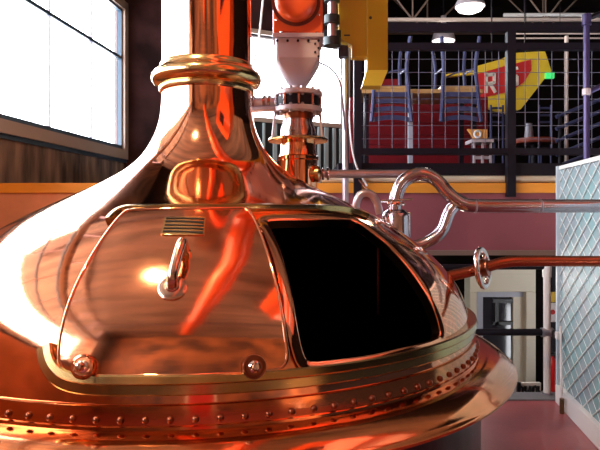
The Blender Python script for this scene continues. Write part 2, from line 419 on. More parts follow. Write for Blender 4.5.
# ------------------------------------------------------------------ room structure
# platform floor and lower floor
struct('floor', box(B(), -5.0, 4.2, -6.0, 5.09, -.15, 0), M['red_floor'])
struct('trim_1', box(B(), -5.0, 4.2, 5.09, 5.30, -.17, .01), M['grey_floor'])
struct('floor_lower', box(B(), -6, 8, 5.2, 12, -1.5, -1.4), M['grey_floor'])
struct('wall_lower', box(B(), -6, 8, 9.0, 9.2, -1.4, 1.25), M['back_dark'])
struct('wall_platform', box(B(), -5.0, 4.2, 5.15, 5.30, -1.4, -.17), M['dark_wall'])
# left wall (slightly turned): base line through (-2.49, 8.5), direction (.117, 1)
WD = Vector((.117, 1, 0)).normalized(); WN = Vector((-WD.y, WD.x, 0)); W0 = Vector((-2.49, 8.5, 0))
def W(s, z, d=0.0):                         # s metres back from the corner towards the camera, d outward
    p = W0 - WD * s + WN * d; p.z = z; return p
def wbox(bm, s0, s1, z0, z1, d0, d1):
    return hexa(bm, [W(s0, z0, d0), W(s1, z0, d0), W(s1, z0, d1), W(s0, z0, d1)], [W(s0, z1, d0), W(s1, z1, d0), W(s1, z1, d1), W(s0, z1, d1)])
WZ0, WZ1, WEND = 2.50, 4.43, 11.6
struct('wall_left', wbox(wbox(wbox(wbox(wbox(wbox(B(), -.0, 15, -1.4, WZ0, 0, .05), 0, 15, WZ1, 4.80, 0, .05), 0, 15, 5.75, 6.2, 0, .05), 0, 3.2, 4.8, 5.75, 0, .05), 11.2, 15, 4.8, 5.75, 0, .05), WEND, 15, WZ0, WZ1, 0, .05), M['wood_wall'])
w1 = bpy.data.objects.new('window_1', None); C.objects.link(w1); w1['kind'] = 'structure'; w1.location = W(5, WZ0); bpy.context.view_layer.update()
bm = B(); wbox(bm, 0.0, WEND, WZ0 - .16, WZ0 - .03, -.06, .05); wbox(bm, 0.0, .11, WZ0 - .03, WZ1 + .12, -.06, .05); wbox(bm, 0.0, WEND, WZ1, WZ1 + .12, -.06, .05); wbox(bm, WEND - .1, WEND, WZ0 - .03, WZ1, -.06, .05)
obj('window_frame', bm, M['frame_tan'], w1)
bm = B(); wbox(bm, .11, WEND - .1, WZ0 - .03, WZ0 + .025, -.02, .04); wbox(bm, .11, .14, WZ0, WZ1, -.02, .04); wbox(bm, .11, WEND - .1, WZ1 - .03, WZ1, -.02, .04); wbox(bm, -.02, WEND, WZ0 - .205, WZ0 - .16, -.03, .02)
obj('window_sash', bm, M['mull'], w1)
zt = EYE + (212 - 60) / 600 * 8.5
bm = B(); wbox(bm, .12, WEND - .1, zt - .022, zt + .022, -.01, .035)
obj('transom_bar', bm, M['mull'], w1)
bm = B()
def s_at(px):                               # where the wall is met along a picture column
    a = (px - 300) / 600; return (W0.x - a * W0.y) / (WD.x - a * WD.y)
S1, S2 = s_at(92), s_at(50)
for i in range(1, 9):
    s = S1 + (S2 - S1) * (i - 1)
    if s < WEND - .2: wbox(bm, s - .014, s + .014, WZ0, WZ1, .0, .03)
obj('mullion', bm, M['mull_pale'], w1)
obj('window_pane', wbox(B(), .12, WEND - .1, WZ0, WZ1, .012, .02), M['glass'], w1)
w4 = bpy.data.objects.new('added_window', None); C.objects.link(w4); w4['kind'] = 'structure'; w4.location = W(7, 4.8); bpy.context.view_layer.update()  # unseen high window added to widen the white reflection on the dome
obj('window_pane', wbox(B(), 3.2, 11.2, 4.8, 5.75, .05, .058), M['glass'], w4)
bm = B()
for i in range(8): wbox(bm, 3.2 + i * 1.143 - .02, 3.2 + i * 1.143 + .02, 4.8, 5.75, 0, .1)
obj('mullion', bm, M['mull_pale'], w4)
struct('added_wall_panel', wbox(B(), 3.4, 15, 0, 2.25, -.05, 0), M['side_wall'])  # unseen panel added in a bright rust tone to warm the copper
# slanted back wall with the bright window, from the left corner
BD = Vector((1.92, 1, 0)).normalized(); BN = Vector((-BD.y, BD.x, 0)); B0 = W(0, 0)
def Bk(s, z, d=0.0):
    p = B0 + BD * s + BN * d; p.z = z; return p
def bbox(bm, s0, s1, z0, z1, d0, d1):
    return hexa(bm, [Bk(s0, z0, d0), Bk(s1, z0, d0), Bk(s1, z0, d1), Bk(s0, z0, d1)], [Bk(s0, z1, d0), Bk(s1, z1, d0), Bk(s1, z1, d1), Bk(s0, z1, d1)])
def sb_at(px):
    a = (px - 300) / 600; return (a * B0.y - B0.x) / (BD.x - a * BD.y)
sa, sb = sb_at(228), sb_at(346)
bz0, bz1 = 3.09, 4.40
struct('wall_back', bbox(bbox(bbox(bbox(B(), -.1, sb + .4, 1.2, bz0, 0, .2), -.1, sb + .4, bz1, 6.2, 0, .2), -.1, sa, bz0, bz1, 0, .2), sb, sb + .4, bz0, bz1, 0, .2), M['dark_wall'])
w2 = bpy.data.objects.new('window_2', None); C.objects.link(w2); w2['kind'] = 'structure'; w2.location = Bk((sa + sb) / 2, bz0); bpy.context.view_layer.update()
bm = B(); bbox(bm, sa - .05, sb + .05, bz1, bz1 + .07, -.03, .1); bbox(bm, sa - .05, sb + .05, bz0 - .07, bz0, -.03, .1); bbox(bm, sa - .06, sa, bz0, bz1, -.03, .1); bbox(bm, sb, sb + .06, bz0, bz1, -.03, .1)
obj('window_frame', bm, M['frame_tan'], w2)
obj('window_pane', bbox(B(), sa, sb, bz0, bz1, .06, .068), M['glass'], w2)
# slatted dark panelling under the bright window
sl = thing('slatted_panel', 'black panelling with pale upright slats below the bright back window', 'panel', Bk(2.2, 1.87))
obj('backing', bbox(B(), sb_at(225), sb_at(346), 1.87, 3.0, -.05, -.01), M['curtain'], sl)
for px, w in ((262, .03), (273, .06), (281, .025), (317, .04), (324, .07), (332, .05), (339, .06), (344, .03)):
    s = sb_at(px); obj('slat', bbox(B(), s - w / 2, s + w / 2, 1.87, 3.0, -.09, -.05), M['slat'], sl)

# mezzanine: fascia wall with orange timber trim, deck behind
FY = 5.5
struct('wall_mezzanine', box(B(), -1.0, 6.5, FY, FY + .12, 1.25, 1.775), M['pink'])
struct('wall_mezzanine_lit', box(B(), -3.4, -1.0, FY, FY + .12, .9, 1.775), M['fascia_lit'])  # left stretch of the same fascia, daylight put into its colour
struct('trim_2', box(B(), -3.4, 6.5, FY - .02, FY + .14, 1.775, 1.865), M['orange_trim'])
struct('trim_3', box(B(), .2, 6.5, FY - .03, FY + .1, 1.205, 1.25), M['truss_web'])
struct('floor_mezzanine', box(B(), -4.6, 6.5, FY + .12, 8.4, 1.72, 1.86), M['dark_wall'])
zc0, zc1 = EYE + 37 / 600 * 5.5 - .06, EYE + 37 / 600 * 5.5
struct('trim_4', box(B(), .35, 6.5, FY + .02, FY + .14, 1.94, 2.05), M['dark'])
for i, (a, b_) in enumerate(((.2, 1.90), (1.99, 6.5))):
    struct('trim_%d' % (5 + i), tube(B(), [(a, FY + .05, 1.905), (b_, FY + .05, 1.905)], .034, 12), M['cream'], smooth=40)
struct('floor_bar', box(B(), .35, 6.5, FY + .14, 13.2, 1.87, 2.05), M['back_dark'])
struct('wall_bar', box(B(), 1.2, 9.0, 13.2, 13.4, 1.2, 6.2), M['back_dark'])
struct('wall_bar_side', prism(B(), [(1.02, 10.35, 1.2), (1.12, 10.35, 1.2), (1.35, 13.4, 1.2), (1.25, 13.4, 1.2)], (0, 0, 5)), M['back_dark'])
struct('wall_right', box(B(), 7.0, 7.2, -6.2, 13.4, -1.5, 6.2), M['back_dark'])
struct('ceiling', box(B(), -6, 9, -6.2, 5.5, 5.86, 6.22), M['ceiling_wood'])
struct('ceiling_bar', prism(B(), [(-4, 5.5, 6.1), (9, 5.5, 6.1), (9, 13.4, 6.1), (1.2, 13.4, 6.1), (1.0, 10.5, 6.1), (-4, 8.0, 6.1)], (0, 0, .15)), M['ceiling'])
# wall behind the camera, with a red door added for red reflections
fy = -4.2
struct('wall_front', box(B(), -6, 7, fy - .2, fy, -.2, 6.2), M['front_wall'])
d2 = bpy.data.objects.new('added_door', None); C.objects.link(d2); d2['kind'] = 'structure'; d2.location = (.5, fy, 0); bpy.context.view_layer.update()
obj('door_leaf', box(B(), -.1, .9, fy, fy + .05, 0, 2.1), mat('added_red_door', (.5, .02, .015), .4), d2)
bm = B(); box(bm, -.2, -.1, fy, fy + .07, 0, 2.2); box(bm, .9, 1.0, fy, fy + .07, 0, 2.2); box(bm, -.2, 1.0, fy, fy + .07, 2.1, 2.2)
obj('door_frame', bm, M['cream'], d2)
for i, y in enumerate((-1.9, 4.6)):
    struct('trim_%d' % (8 + i), box(B(), -5, 7, y - .09, y + .09, 5.62, 5.86), M['joist'])

# ------------------------------------------------------------------ lower room
d1 = bpy.data.objects.new('door_1', None); C.objects.link(d1); d1['kind'] = 'structure'; d1.location = at(505, 393, 8.9); bpy.context.view_layer.update()
def pbox(bm, x0, y0, x1, y1, Y, dep):       # picture rectangle at depth Y, dep metres thick
    a = at(x0, y0, Y); b = at(x1, y1, Y)
    return box(bm, min(a.x, b.x), max(a.x, b.x), Y, Y + dep, min(a.z, b.z), max(a.z, b.z))
bm = B(); pbox(bm, 470, 268, 536, 292, 8.6, .3); pbox(bm, 470, 292, 477, 410, 8.6, .3); pbox(bm, 526, 292, 536, 410, 8.6, .3); pbox(bm, 513, 296, 526, 410, 8.7, .1)
obj('door_frame', bm, M['cream'], d1, bevel=.01)
bm = B(); pbox(bm, 477, 292, 526, 297, 8.7, .1); pbox(bm, 477, 297, 483, 410, 8.7, .1)
obj('door_stile', bm, M['pale_blue'], d1)
obj('door_glass', pbox(B(), 483, 297, 513, 410, 8.75, .03), M['glass_dark'], d1)
bm = B(); pbox(bm, 493, 299, 513, 303, 8.7, .05); pbox(bm, 495, 303, 499, 325, 8.7, .05); pbox(bm, 493, 322, 513, 325, 8.7, .05)
obj('closer_arm', bm, M['black'], d1)
obj('kick_panel', pbox(B(), 498, 360, 513, 410, 8.72, .02), M['pale_blue'], d1)
fe = thing('fire_extinguisher', 'red fire extinguisher low on the back wall right of the cream door', 'fire extinguisher', at(552.5, 395, 6.6))
p = at(552.5, 395, 6.64)
obj('cylinder', lathe(B(), [(0, 0), (.05, 0), (.055, .01), (.055, .33), (.045, .38), (.02, .41), (.018, .43), (0, .43)], p, n=24), mat('extinguisher_red', (.5, .012, .015), .3), fe, smooth=40)
obj('valve_head', bar(B(), p + Vector((-.045, 0, .45)), p + Vector((.05, 0, .46)), .03), M['black'], fe)
st = thing('stand_pipe_post', 'dark slim post carrying the extinguisher and its sign', 'post', at(552.5, 412, 6.7)); p = at(552.5, 395, 6.7)
obj('post', box(B(), p.x - .03, p.x + .03, 6.7, 6.76, -1.4, 1.0), M['dark'], st)
sg = tag(obj('notice_board', pbox(B(), 549.5, 303, 556.5, 322, 6.68, .02), M['white']), 'small white notice with a red mark above the extinguisher', 'sign')
obj('red_mark', lathe(B(), [(0, 0), (.028, 0), (.028, .004), (0, .004)], at(552.6, 312, 6.68), (0, -1, 0), 20), M['sign_red'], sg)
tag(obj('yellow_notice', pbox(B(), 549.5, 292, 556.5, 302, 6.68, .02), M['sign_yellow']), 'small yellow notice just above the white notice', 'sign')
bn = tag(obj('low_banner', pbox(B(), 484, 383, 541, 400, 6.0, .04), M['white']), 'white low board with black handwritten letters beyond the platform edge', 'banner')
def letter(*strokes):
    bm = B()
    for pts, w in strokes: tube(bm, [at(x, y, 5.995) for x, y in pts], w, 6)
    obj('letter', bm, M['black'], bn)
letter(([(519, 382), (518.6, 392)], .022), ([(518.6, 388.5), (521, 386.5), (523, 388), (522.8, 392)], .014))
letter(([(525.5, 386), (525.2, 390.5), (527, 392), (529.6, 390), (530.4, 386)], .015), ([(530.2, 387), (530.6, 392)], .012))
letter(([(533, 392), (533.4, 387), (535.5, 386.4), (537, 388), (536.8, 392)], .014))
letter(([(538.6, 386), (538.2, 391), (540, 391.4)], .014))

# ------------------------------------------------------------------ guard rail at the platform edge
g = thing('guard_rail', 'grey pipe guard rail at the platform edge behind the kettle', 'guard rail', (2.18, 5.25, 0))
px = (547 - 300) / 600 * 5.25
obj('post', tube(B(), [(px, 5.25, .010), (px, 5.25, 1.13)], .030, 16), M['white'], g, smooth=40)
obj('base_flange', cyl(B(), (px, 5.25, .010), .045, .014), M['steel_dull'], g)
obj('top_rail', tube(B(), [(-3.0, 5.25, 1.12), (px, 5.25, 1.12)], .024, 14), M['dark'], g, smooth=40)
obj('middle_rail', tube(B(), [(-3.0, 5.25, .548), (px, 5.25, .548)], .030, 14), M['dark'], g, smooth=40)
obj('rail_joint', lathe(B(), [(.040, -.05), (.040, .05)], (px, 5.25, .548), (1, 0, 0), 20, True), M['steel_dull'], g, smooth=40)
obj('post_cap', lathe(B(), [(.038, -.10), (.040, -.02), (.038, .02), (.02, .035), (0, .036)], (px, 5.25, 1.13), n=20), M['white'], g, smooth=40)
obj('post', tube(B(), [(-2.6, 5.25, .010), (-2.6, 5.25, 1.13)], .030, 16), M['hopper'], g, smooth=40)

# ------------------------------------------------------------------ pipes
# S-bend steel pipe from a nozzle on the dome, running off to the right
sp = thing('steel_pipe', 'polished steel pipe rising from the dome in an S bend and running right', 'pipe', at(396, 207, 3.45))
Y = 3.45
path = fillet([at(394, 212, Y), at(396, 196, Y), at(402, 181, Y), at(420, 172, Y), at(437, 179, Y), at(448, 194, Y), at(463, 205.5, Y), at(490, 206, Y), at(634, 206, Y)], .06, 8)
obj('pipe_run', tube(B(), path, .0385, 24), M['steel'], sp, smooth=40)
c = at(395.5, 203, Y)
obj('clamp', lathe(B(), [(.038, -.012), (.052, -.010), (.056, 0), (.052, .010), (.038, .012)], c, at(397, 194, Y) - at(394, 212, Y), 28), M['chrome'], sp, smooth=30)
obj('wing_screw', tube(B(), [c + Vector((-.09, -.05, .01)), c + Vector((.09, -.055, .02))], .006, 8), M['chrome'], sp)
nz = obj('nozzle', lathe(B(), [(.085, -.16), (.085, -.02), (.078, 0), (.06, .012), (.05, .02)], at(396, 213, Y), n=36, cap=True), M['steel'], sp, smooth=35)
obj('nozzle_neck', tube(B(), [at(402, 214, Y), at(407, 213.5, Y), at(407, 232, Y)], .022, 14), M['brass'], sp, smooth=40)
for q in ((475, .044), (540, .044)):
    obj('weld_band', lathe(B(), [(.0388, -.006), (.0398, -.004), (.0398, .004), (.0388, .006)], at(q[0], 206, Y), (1, 0, 0), 24), M['steel_dull'], sp, smooth=40)
obj('branch_elbow', tube(B(), fillet([at(456, 204, Y + .02), at(449, 212, Y + .02), at(442, 233, Y + .02), at(427, 243, Y + .04), at(405, 249, Y + .05)], .09, 8), .0345, 20), M['steel'], sp, smooth=40)
# second steel pipe behind, horizontal then turning away
s2 = thing('steel_pipe', 'straight dull steel pipe behind the copper column, level with the platform timber', 'pipe', at(320, 174, 3.75))
Y2 = 3.75
obj('pipe_run', tube(B(), fillet([at(314, 174, Y2 - .1), at(412, 173.6, Y2), at(430, 176, Y2 + .05), at(445, 190, Y2 + .1), at(470, 205, Y2 + .12), at(608, 206, Y2 + .12)], .1, 8), .026, 18), M['steel_dull'], s2, smooth=40)
for pxx in (318, 323, 328):
    obj('union', lathe(B(), [(.026, -.008), (.036, -.007), (.038, 0), (.036, .007), (.026, .008)], at(pxx, 174, Y2 - .1), (1, 0, 0), 20), M['brass'] if pxx == 318 else M['steel'], s2, smooth=30)
# small U bend on the dome
ub = thing('small_bent_pipe', 'small grey U-shaped steel pipe on the dome beside the nozzle', 'pipe', at(366, 206, 3.4))
obj('pipe_run', tube(B(), fillet([at(356, 212, 3.4), at(356, 202, 3.4), at(361, 193, 3.4), at(371, 193, 3.4), at(377, 202, 3.4), at(380, 214, 3.4)], .05, 8), .022, 16), M['steel_dull'], ub, smooth=40)
obj('stay_rod', tube(B(), [at(359, 180, 3.5), at(370, 193, 3.42)], .005, 8), M['steel'], ub)
# copper pipe with a hand wheel
cp = thing('copper_pipe', 'red-brown copper pipe with a spoked hand wheel leaving the right of the kettle', 'pipe', at(455, 275, 3.0))
Y3 = 2.95
obj('pipe_run', tube(B(), fillet([at(440, 278, Y3), at(458, 274.5, Y3), at(480, 269, Y3), at(505, 261.5, Y3), at(530, 261, Y3), at(674, 261.5, Y3)], .12, 8), .0265, 18), mat('brown_copper', (.42, .13, .07), .25, 1), cp, smooth=40)
hw = at(482.5, 268, Y3); ax_ = Vector((.82, -.55, .12)).normalized(); u_ = ax_.cross(Vector((0, 0, 1))).normalized(); w_ = u_.cross(ax_)
wheel = obj('hand_wheel', tube(B(), [hw + (u_ * math.cos(t) + w_ * math.sin(t)) * .092 for t in (2 * PI * i / 40 for i in range(40))], .0135, 12, closed=True), M['chrome'], cp, smooth=40)
for i in range(4):
    t = PI / 4 + i * PI / 2
    obj('spoke', tube(B(), [hw + (u_ * math.cos(t) + w_ * math.sin(t)) * .022, hw + (u_ * math.cos(t) + w_ * math.sin(t)) * .09], .008, 8), M['chrome'], wheel)
obj('wheel_hub', lathe(B(), [(.042, -.03), (.044, 0), (.042, .03)], hw, ax_, 24, True), M['copper_dark'], wheel, smooth=40)

# ------------------------------------------------------------------ inlet column, hopper, gear motor
YC = 3.62; cx = at(298, 0, YC).x; mpp = YC / 600
def zc(y): return EYE + (212 - y) * mpp
ic = thing('inlet_column', 'copper and brass inlet pipe with bolted valve flanges rising from the dome', 'inlet pipe', (cx, YC, zc(190)))
obj('lower_sleeve', lathe(B(), [(.118, zc(200)), (.118, zc(161)), (.124, zc(160)), (.124, zc(157)), (.112, zc(156)), (.106, zc(150)), (.106, zc(141))], (cx, YC, 0), n=48), M['copper'], ic, smooth=35)
obj('brass_disc', lathe(B(), [(.08, zc(142)), (.175, zc(142)), (.182, zc(141)), (.182, zc(139.5)), (.172, zc(138.3)), (.10, zc(137))], (cx, YC, 0), n=64), M['brass'], ic, smooth=30)
obj('upper_sleeve', lathe(B(), [(.108, zc(138)), (.106, zc(130)), (.092, zc(124)), (.088, zc(118)), (.086, zc(112))], (cx, YC, 0), n=48), M['steel'], ic, smooth=40)
obj('copper_band', lathe(B(), [(.088, zc(120)), (.093, zc(119.5)), (.092, zc(113.5)), (.086, zc(113))], (cx, YC, 0), n=48), M['copper_dark'], ic, smooth=40)
def flange(y0, y1, r, m):
    f = obj('flange', lathe(B(), [(0, zc(y0)), (r - .004, zc(y0)), (r, zc(y0) + .004), (r, zc(y1) - .004), (r - .004, zc(y1)), (0, zc(y1))], (cx, YC, 0), n=56), m, ic, smooth=30)
    for i in range(12):
        t = 2 * PI * i / 12 + .2; pp = Vector((cx + math.cos(t) * (r - .018), YC + math.sin(t) * (r - .018), 0))
        for bz_, dz_ in ((y1, 1), (y0, -1)):
            obj('bolt', bolt(B(), pp + Vector((0, 0, zc(bz_))), (0, 0, dz_), .011, .010), M['steel_dull'], f)
flange(97, 92, .148, M['hopper']); flange(113, 108, .148, M['hopper'])
vb = obj('valve_body', lathe(B(), [(.12, zc(108)), (.135, zc(107)), (.135, zc(98)), (.12, zc(97))], (cx, YC, 0), n=48), M['dark'], ic, smooth=30)
for i in range(10):
    t = 2 * PI * i / 10 + .35; obj('tie_bolt', tube(B(), [(cx + math.cos(t) * .139, YC + math.sin(t) * .139, zc(109)), (cx + math.cos(t) * .139, YC + math.sin(t) * .139, zc(96))], .009, 8), M['steel'], vb)
obj('side_pipe', tube(B(), [(cx - .12, YC, zc(103)), (cx - .42, YC + .05, zc(103))], .036, 18), M['steel_dull'], ic, smooth=40)
obj('side_pipe', tube(B(), [(cx - .13, YC - .05, zc(110)), (cx - .36, YC, zc(110))], .018, 14), M['steel_dull'], ic, smooth=40)
for q in (-.17, -.2, -.27):
    obj('pipe_collar', lathe(B(), [(.036, -.01), (.05, -.008), (.05, .008), (.036, .01)], (cx + q, YC + .02, zc(103)), (1, -.15, 0), 18), M['steel'], ic, smooth=30)
for sx in (-.135, .13):
    obj('stay_rod', tube(B(), [(cx + sx, YC - .04, zc(113)), (cx + sx * 1.12, YC - .06, zc(140))], .008, 8), M['hopper'], ic)
obj('drain_fitting', lathe(B(), [(.03, -.02), (.036, 0), (.03, .02), (.05, .03), (.05, .05), (.02, .06)], at(311, 174, YC - .06), (1, -.2, 0), 20), M['brass'], ic, smooth=30)

gh = thing('grain_hopper', 'pale grey bolted hopper tapering down onto the inlet valve', 'hopper', (cx, YC, zc(92)))
def ring(cxx, hw_, hd_, z, rr, n=40):
    out = []
    for i in range(n):
        t = 2 * PI * i / n + PI / 4; c_, s_ = math.cos(t), math.sin(t); e = 2 / rr
        out.append(Vector((cxx + hw_ * math.copysign(abs(c_) ** e, c_), YC + hd_ * math.copysign(abs(s_) ** e, s_), z)))
    return out
def loft(bm, rings, cap=True):
    R_ = [[bm.verts.new(p) for p in r] for r in rings]; n = len(R_[0])
    for A, D in zip(R_[:-1], R_[1:]):
        for i in range(n): bm.faces.new((A[i], A[(i + 1) % n], D[(i + 1) % n], D[i]))
    if cap: bm.faces.new(R_[0]); bm.faces.new(R_[-1])
    return bm
hx = at(298, 0, YC).x
obj('hopper_body', loft(B(), [ring(hx, .05, .05, zc(92), 2), ring(hx, .052, .052, zc(86.5), 2), ring(hx, .062, .065, zc(84), 4), ring(hx, .098, .10, zc(73.5), 9), ring(hx, .131, .13, zc(63), 16), ring(hx, .133, .13, zc(44), 16)]), M['hopper'], gh, smooth=25)
obj('top_flange', box(B(), hx - .148, hx + .148, YC - .15, YC + .15, zc(44), zc(40)), M['hopper'], gh, bevel=.004)
for i in range(5): obj('bolt', bolt(B(), (hx - .12 + i * .06, YC - .131, zc(47)), (0, -1, 0), .008, .01), M['dark'], gh)
for i in range(4): obj('bolt', bolt(B(), (hx + .10 + .02 * (i % 2), YC - .131, zc(50 + i * 4)), (0, -1, 0), .007, .008), M['dark'], gh)
obj('hose', tube(B(), smoothpath([at(318, 62, YC - .1), at(330, 68, YC - .05), at(338, 78, YC), at(342, 95, YC), at(345, 130, YC + .3)], 6), .006, 8), M['steel_dull'], gh)

gm = thing('gear_motor', 'bright orange gear housing with a round domed cover above the grey hopper', 'gear motor', (cx, YC, zc(40)))
obj('housing', box(B(), at(272, 0, YC - .14).x + .004, at(323, 0, YC - .14).x, YC - .14, YC + .22, zc(39.9), 3.35), M['orange'], gm, bevel=.012)
mx_ = at(296, 0, YC - .14).x
def stadium(r_, zc_, ztop, y): return [Vector((mx_ - r_, y, ztop))] + [Vector((mx_ + r_ * math.cos(t), y, zc_ + r_ * math.sin(t))) for t in (PI + PI * i / 28 for i in range(29))] + [Vector((mx_ + r_, y, ztop))]
obj('cover_groove', prism(B(), stadium(.142, zc(10), 3.33, YC - .139), (0, -.008, 0)), M['orange_dark'], gm)
obj('motor_cover', loft(B(), [stadium(q, zc(10), 3.32, YC - .14 - d) for q, d in ((.122, 0), (.122, .05), (.118, .07), (.108, .085), (.09, .095), (.05, .102))]), M['orange'], gm, smooth=30)
for x, y in ((276, 20), (281, 32), (288, 36), (304, 36), (316, 33), (319, 15)): obj('screw', bolt(B(), at(x, y, YC - .14), (0, -1, 0), .007, .006), M['chrome'], gm)
bm = B(); tube(bm, [(hx, YC + .26, 3.2), (hx, YC + .26, 6.1)], .05, 20)
obj('hanger_pipe', bm, M['steel_dull'], gm, smooth=40)

cv = thing('added_orange_conveyor', 'unseen orange auger tube added overhead to streak the copper with orange', 'conveyor', (hx, YC, 3.35))  # added out of view so the copper mirrors an orange streak
obj('tube', tube(B(), [(hx, YC - .05, 3.75), (.02, 2.2, 3.80), (-.35, -1.2, 3.95)], .17, 28), M['orange'], cv, smooth=40)
obj('inlet_box', box(B(), hx - .15, hx + .15, YC - .16, YC + .2, 3.352, 3.95), M['orange'], cv, bevel=.01)
obj('hanger', tube(B(), [(.02, 2.2, 3.9), (.02, 2.2, 6.1)], .015, 8), M['dark'], cv)
obj('hanger', tube(B(), [(-.28, -.6, 3.9), (-.28, -.6, 6.1)], .015, 8), M['dark'], cv)

bn_ = thing('added_orange_bin', 'unseen orange bin added high on the right to be mirrored in the copper', 'bin', (2.1, 1.5, 2.9))  # added outside the view; its orange is mirrored in the neck
obj('bin_body', hexa(B(), [(1.5, 1.0, 2.75), (2.6, 1.0, 2.75), (2.6, 2.1, 2.75), (1.5, 2.1, 2.75)], [(1.15, .5, 3.4), (2.9, .5, 3.4), (2.9, 2.4, 3.4), (1.15, 2.4, 3.4)]), M['orange'], bn_, bevel=.02)
obj('upper_box', box(B(), 1.15, 2.9, .5, 2.4, 3.4, 4.7), M['orange'], bn_, bevel=.02)
obj('access_hatch', box(B(), 1.12, 1.15, 1.2, 1.75, 3.3, 3.9), M['dark'], bn_)
for x, y in ((1.25, .6), (2.8, .6), (1.25, 2.3), (2.8, 2.3)): obj('hanger', tube(B(), [(x, y, 4.7), (x, y, 5.87)], .02, 8), M['dark'], bn_)

# ------------------------------------------------------------------ yellow steel and neighbours
ys = thing('yellow_steel_column', 'yellow painted steel hoist column hanging down beside the orange motor', 'hoist column', at(377, 70, 4.2))
YY = 4.2
obj('column', box(B(), at(367, 0, YY).x, at(388, 0, YY).x, YY, YY + .16, at(0, 70, YY).z, 6.1), M['yellow'], ys, bevel=.004)
t0_, t1_ = at(367, 70, YY), at(388, 70, YY); b0_, b1_ = at(362.5, 85.5, YY), at(381.5, 85.5, YY)
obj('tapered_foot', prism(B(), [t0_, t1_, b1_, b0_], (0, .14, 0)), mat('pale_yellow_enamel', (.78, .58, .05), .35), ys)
obj('web_plate', prism(B(), [at(339, -130, YY + .02), at(367, -130, YY + .02), at(367, 57, YY + .02), at(352, 56.5, YY + .02), at(352, 45, YY + .02), at(339, 38, YY + .02)], (0, .1, 0)), M['yellow'], ys)
obj('hole', lathe(B(), [(0, 0), (.011, 0), (.011, .003), (0, .003)], at(370.5, 17.8, YY), (0, -1, 0), 16), M['black'], ys)
obj('hole', pbox(B(), 344, 34.5, 350, 35.8, YY + .015, .01), M['black'], ys)
obj('bottom_clamp', pbox(B(), 338.5, 45, 348, 56, YY - .01, .08), M['black'], ys)
dp = thing('drive_shaft', 'dark greenish vertical shaft with couplings between orange motor and yellow column', 'shaft', at(331, 44, 4.1))
dk = mat('dark_green_steel', (.03, .04, .04), .35, .5)
obj('shaft', tube(B(), [at(332, 43, 4.15), Vector((at(332, 0, 4.15).x, 4.15, 6.1))], .030, 16), M['steel_dull'], dp, smooth=40)
for y, r in ((20, .055), (42, .06), (-2, .055)):
    obj('coupling', lathe(B(), [(.03, -.03), (r, -.028), (r, .028), (.03, .03)], at(332, y, 4.15), n=28, cap=True), dk, dp, smooth=30)
obj('bracket', pbox(B(), 324, 30, 341, 45, 4.22, .05), dk, dp)
po = tag(obj('steel_post', tube(B(), [(at(345.5, 0, 4.5).x, 4.5, 0), (at(345.5, 0, 4.5).x, 4.5, at(0, 48, 4.5).z)], .024, 18), M['steel_dull'], smooth=40), 'slim dull steel post standing under the yellow column', 'post')
tag(obj('hanging_cable', tube(B(), smoothpath([at(349, 110, 4.7), at(351, 140, 4.7), at(356, 165, 4.7), at(367, 186, 4.7)], 6), .007, 8), M['white']), 'thin pale cable curving down beside the slim steel post', 'cable')
tag(obj('white_cable', tube(B(), [Vector((at(283, 0, 6.5).x, 6.5, 6.1)), at(259, 40, 6.5), at(252, 70, 6.5)], .012, 8), M['white']), 'thin white cable slanting behind the kettle neck', 'cable')

# ------------------------------------------------------------------ mesh partition on the right
P0 = Vector((2.19, 5.05, 0)); P1 = Vector((1.84, 2.55, 0)); PD = (P1 - P0).normalized(); PN = Vector((-PD.y, PD.x, 0))
if PN.x > 0: PN = -PN
PLn = (P1 - P0).length
mp_ = thing('mesh_partition', 'teal sheet partition covered with pale diamond wire mesh on a white kerb', 'partition', P0)
def Pp(s, z, d=0.0): p = P0 + PD * s + PN * d; p.z = z; return p
def mbox(bm, s0, s1, z0, z1, d0, d1): return hexa(bm, [Pp(s0, z0, d0), Pp(s1, z0, d0), Pp(s1, z0, d1), Pp(s0, z0, d1)], [Pp(s0, z1, d0), Pp(s1, z1, d0), Pp(s1, z1, d1), Pp(s0, z1, d1)])
obj('sheet', mbox(B(), 0, PLn, .15, 1.96, -.03, 0), M['mesh_sheet'], mp_)
obj('kerb', mbox(B(), 0, PLn, 0, .15, -.06, .04), M['white'], mp_, bevel=.006)
obj('end_post', mbox(B(), -.02, .02, 0.02, 1.985, -.03, .03), mat('pale_teal_post', (.5, .6, .68), .4), mp_)
obj('top_rail', mbox(B(), 0, PLn, 1.955, 1.985, -.03, .015), M['mesh_wire'], mp_)
bm = B(); z0, z1 = .15, 1.955; dz = z1 - z0; sl_ = .65; step = .2
i = -60
while i < 90:
    s0 = i * step
    for sg_ in (1, -1):
        a0, a1 = (s0, s0 + dz / sl_) if sg_ > 0 else (s0 + dz / sl_, s0)
        za, zb = z0, z1; A, E = a0, a1
        lo, hi = 0.0, 1.0
        d_ = E - A
        t_a, t_b = (0 - A) / d_, (PLn - A) / d_
        lo = max(0, min(t_a, t_b)); hi = min(1, max(t_a, t_b))
        if hi - lo > .01:
            tube(bm, [Pp(A + d_ * lo, za + dz * lo, .006 + .003 * sg_), Pp(A + d_ * hi, za + dz * hi, .006 + .003 * sg_)], .005 if sg_ > 0 else .002, 5)
    i += 1
obj('diamond_mesh', bm, M['mesh_wire'], mp_)
lt = obj('latch', mbox(B(), .03, .10, .545, .60, .02, .05), M['white'], mp_)
obj('latch_hook', tube(B(), [Pp(-.03, .53, .05), Pp(-.035, .60, .05), Pp(.03, .60, .06)], .012, 8), M['black'], lt)
obj('drop_bolt', tube(B(), [Pp(.12, .66, .03), Pp(.30, .03, .07)], .010, 10), M['white'], mp_)
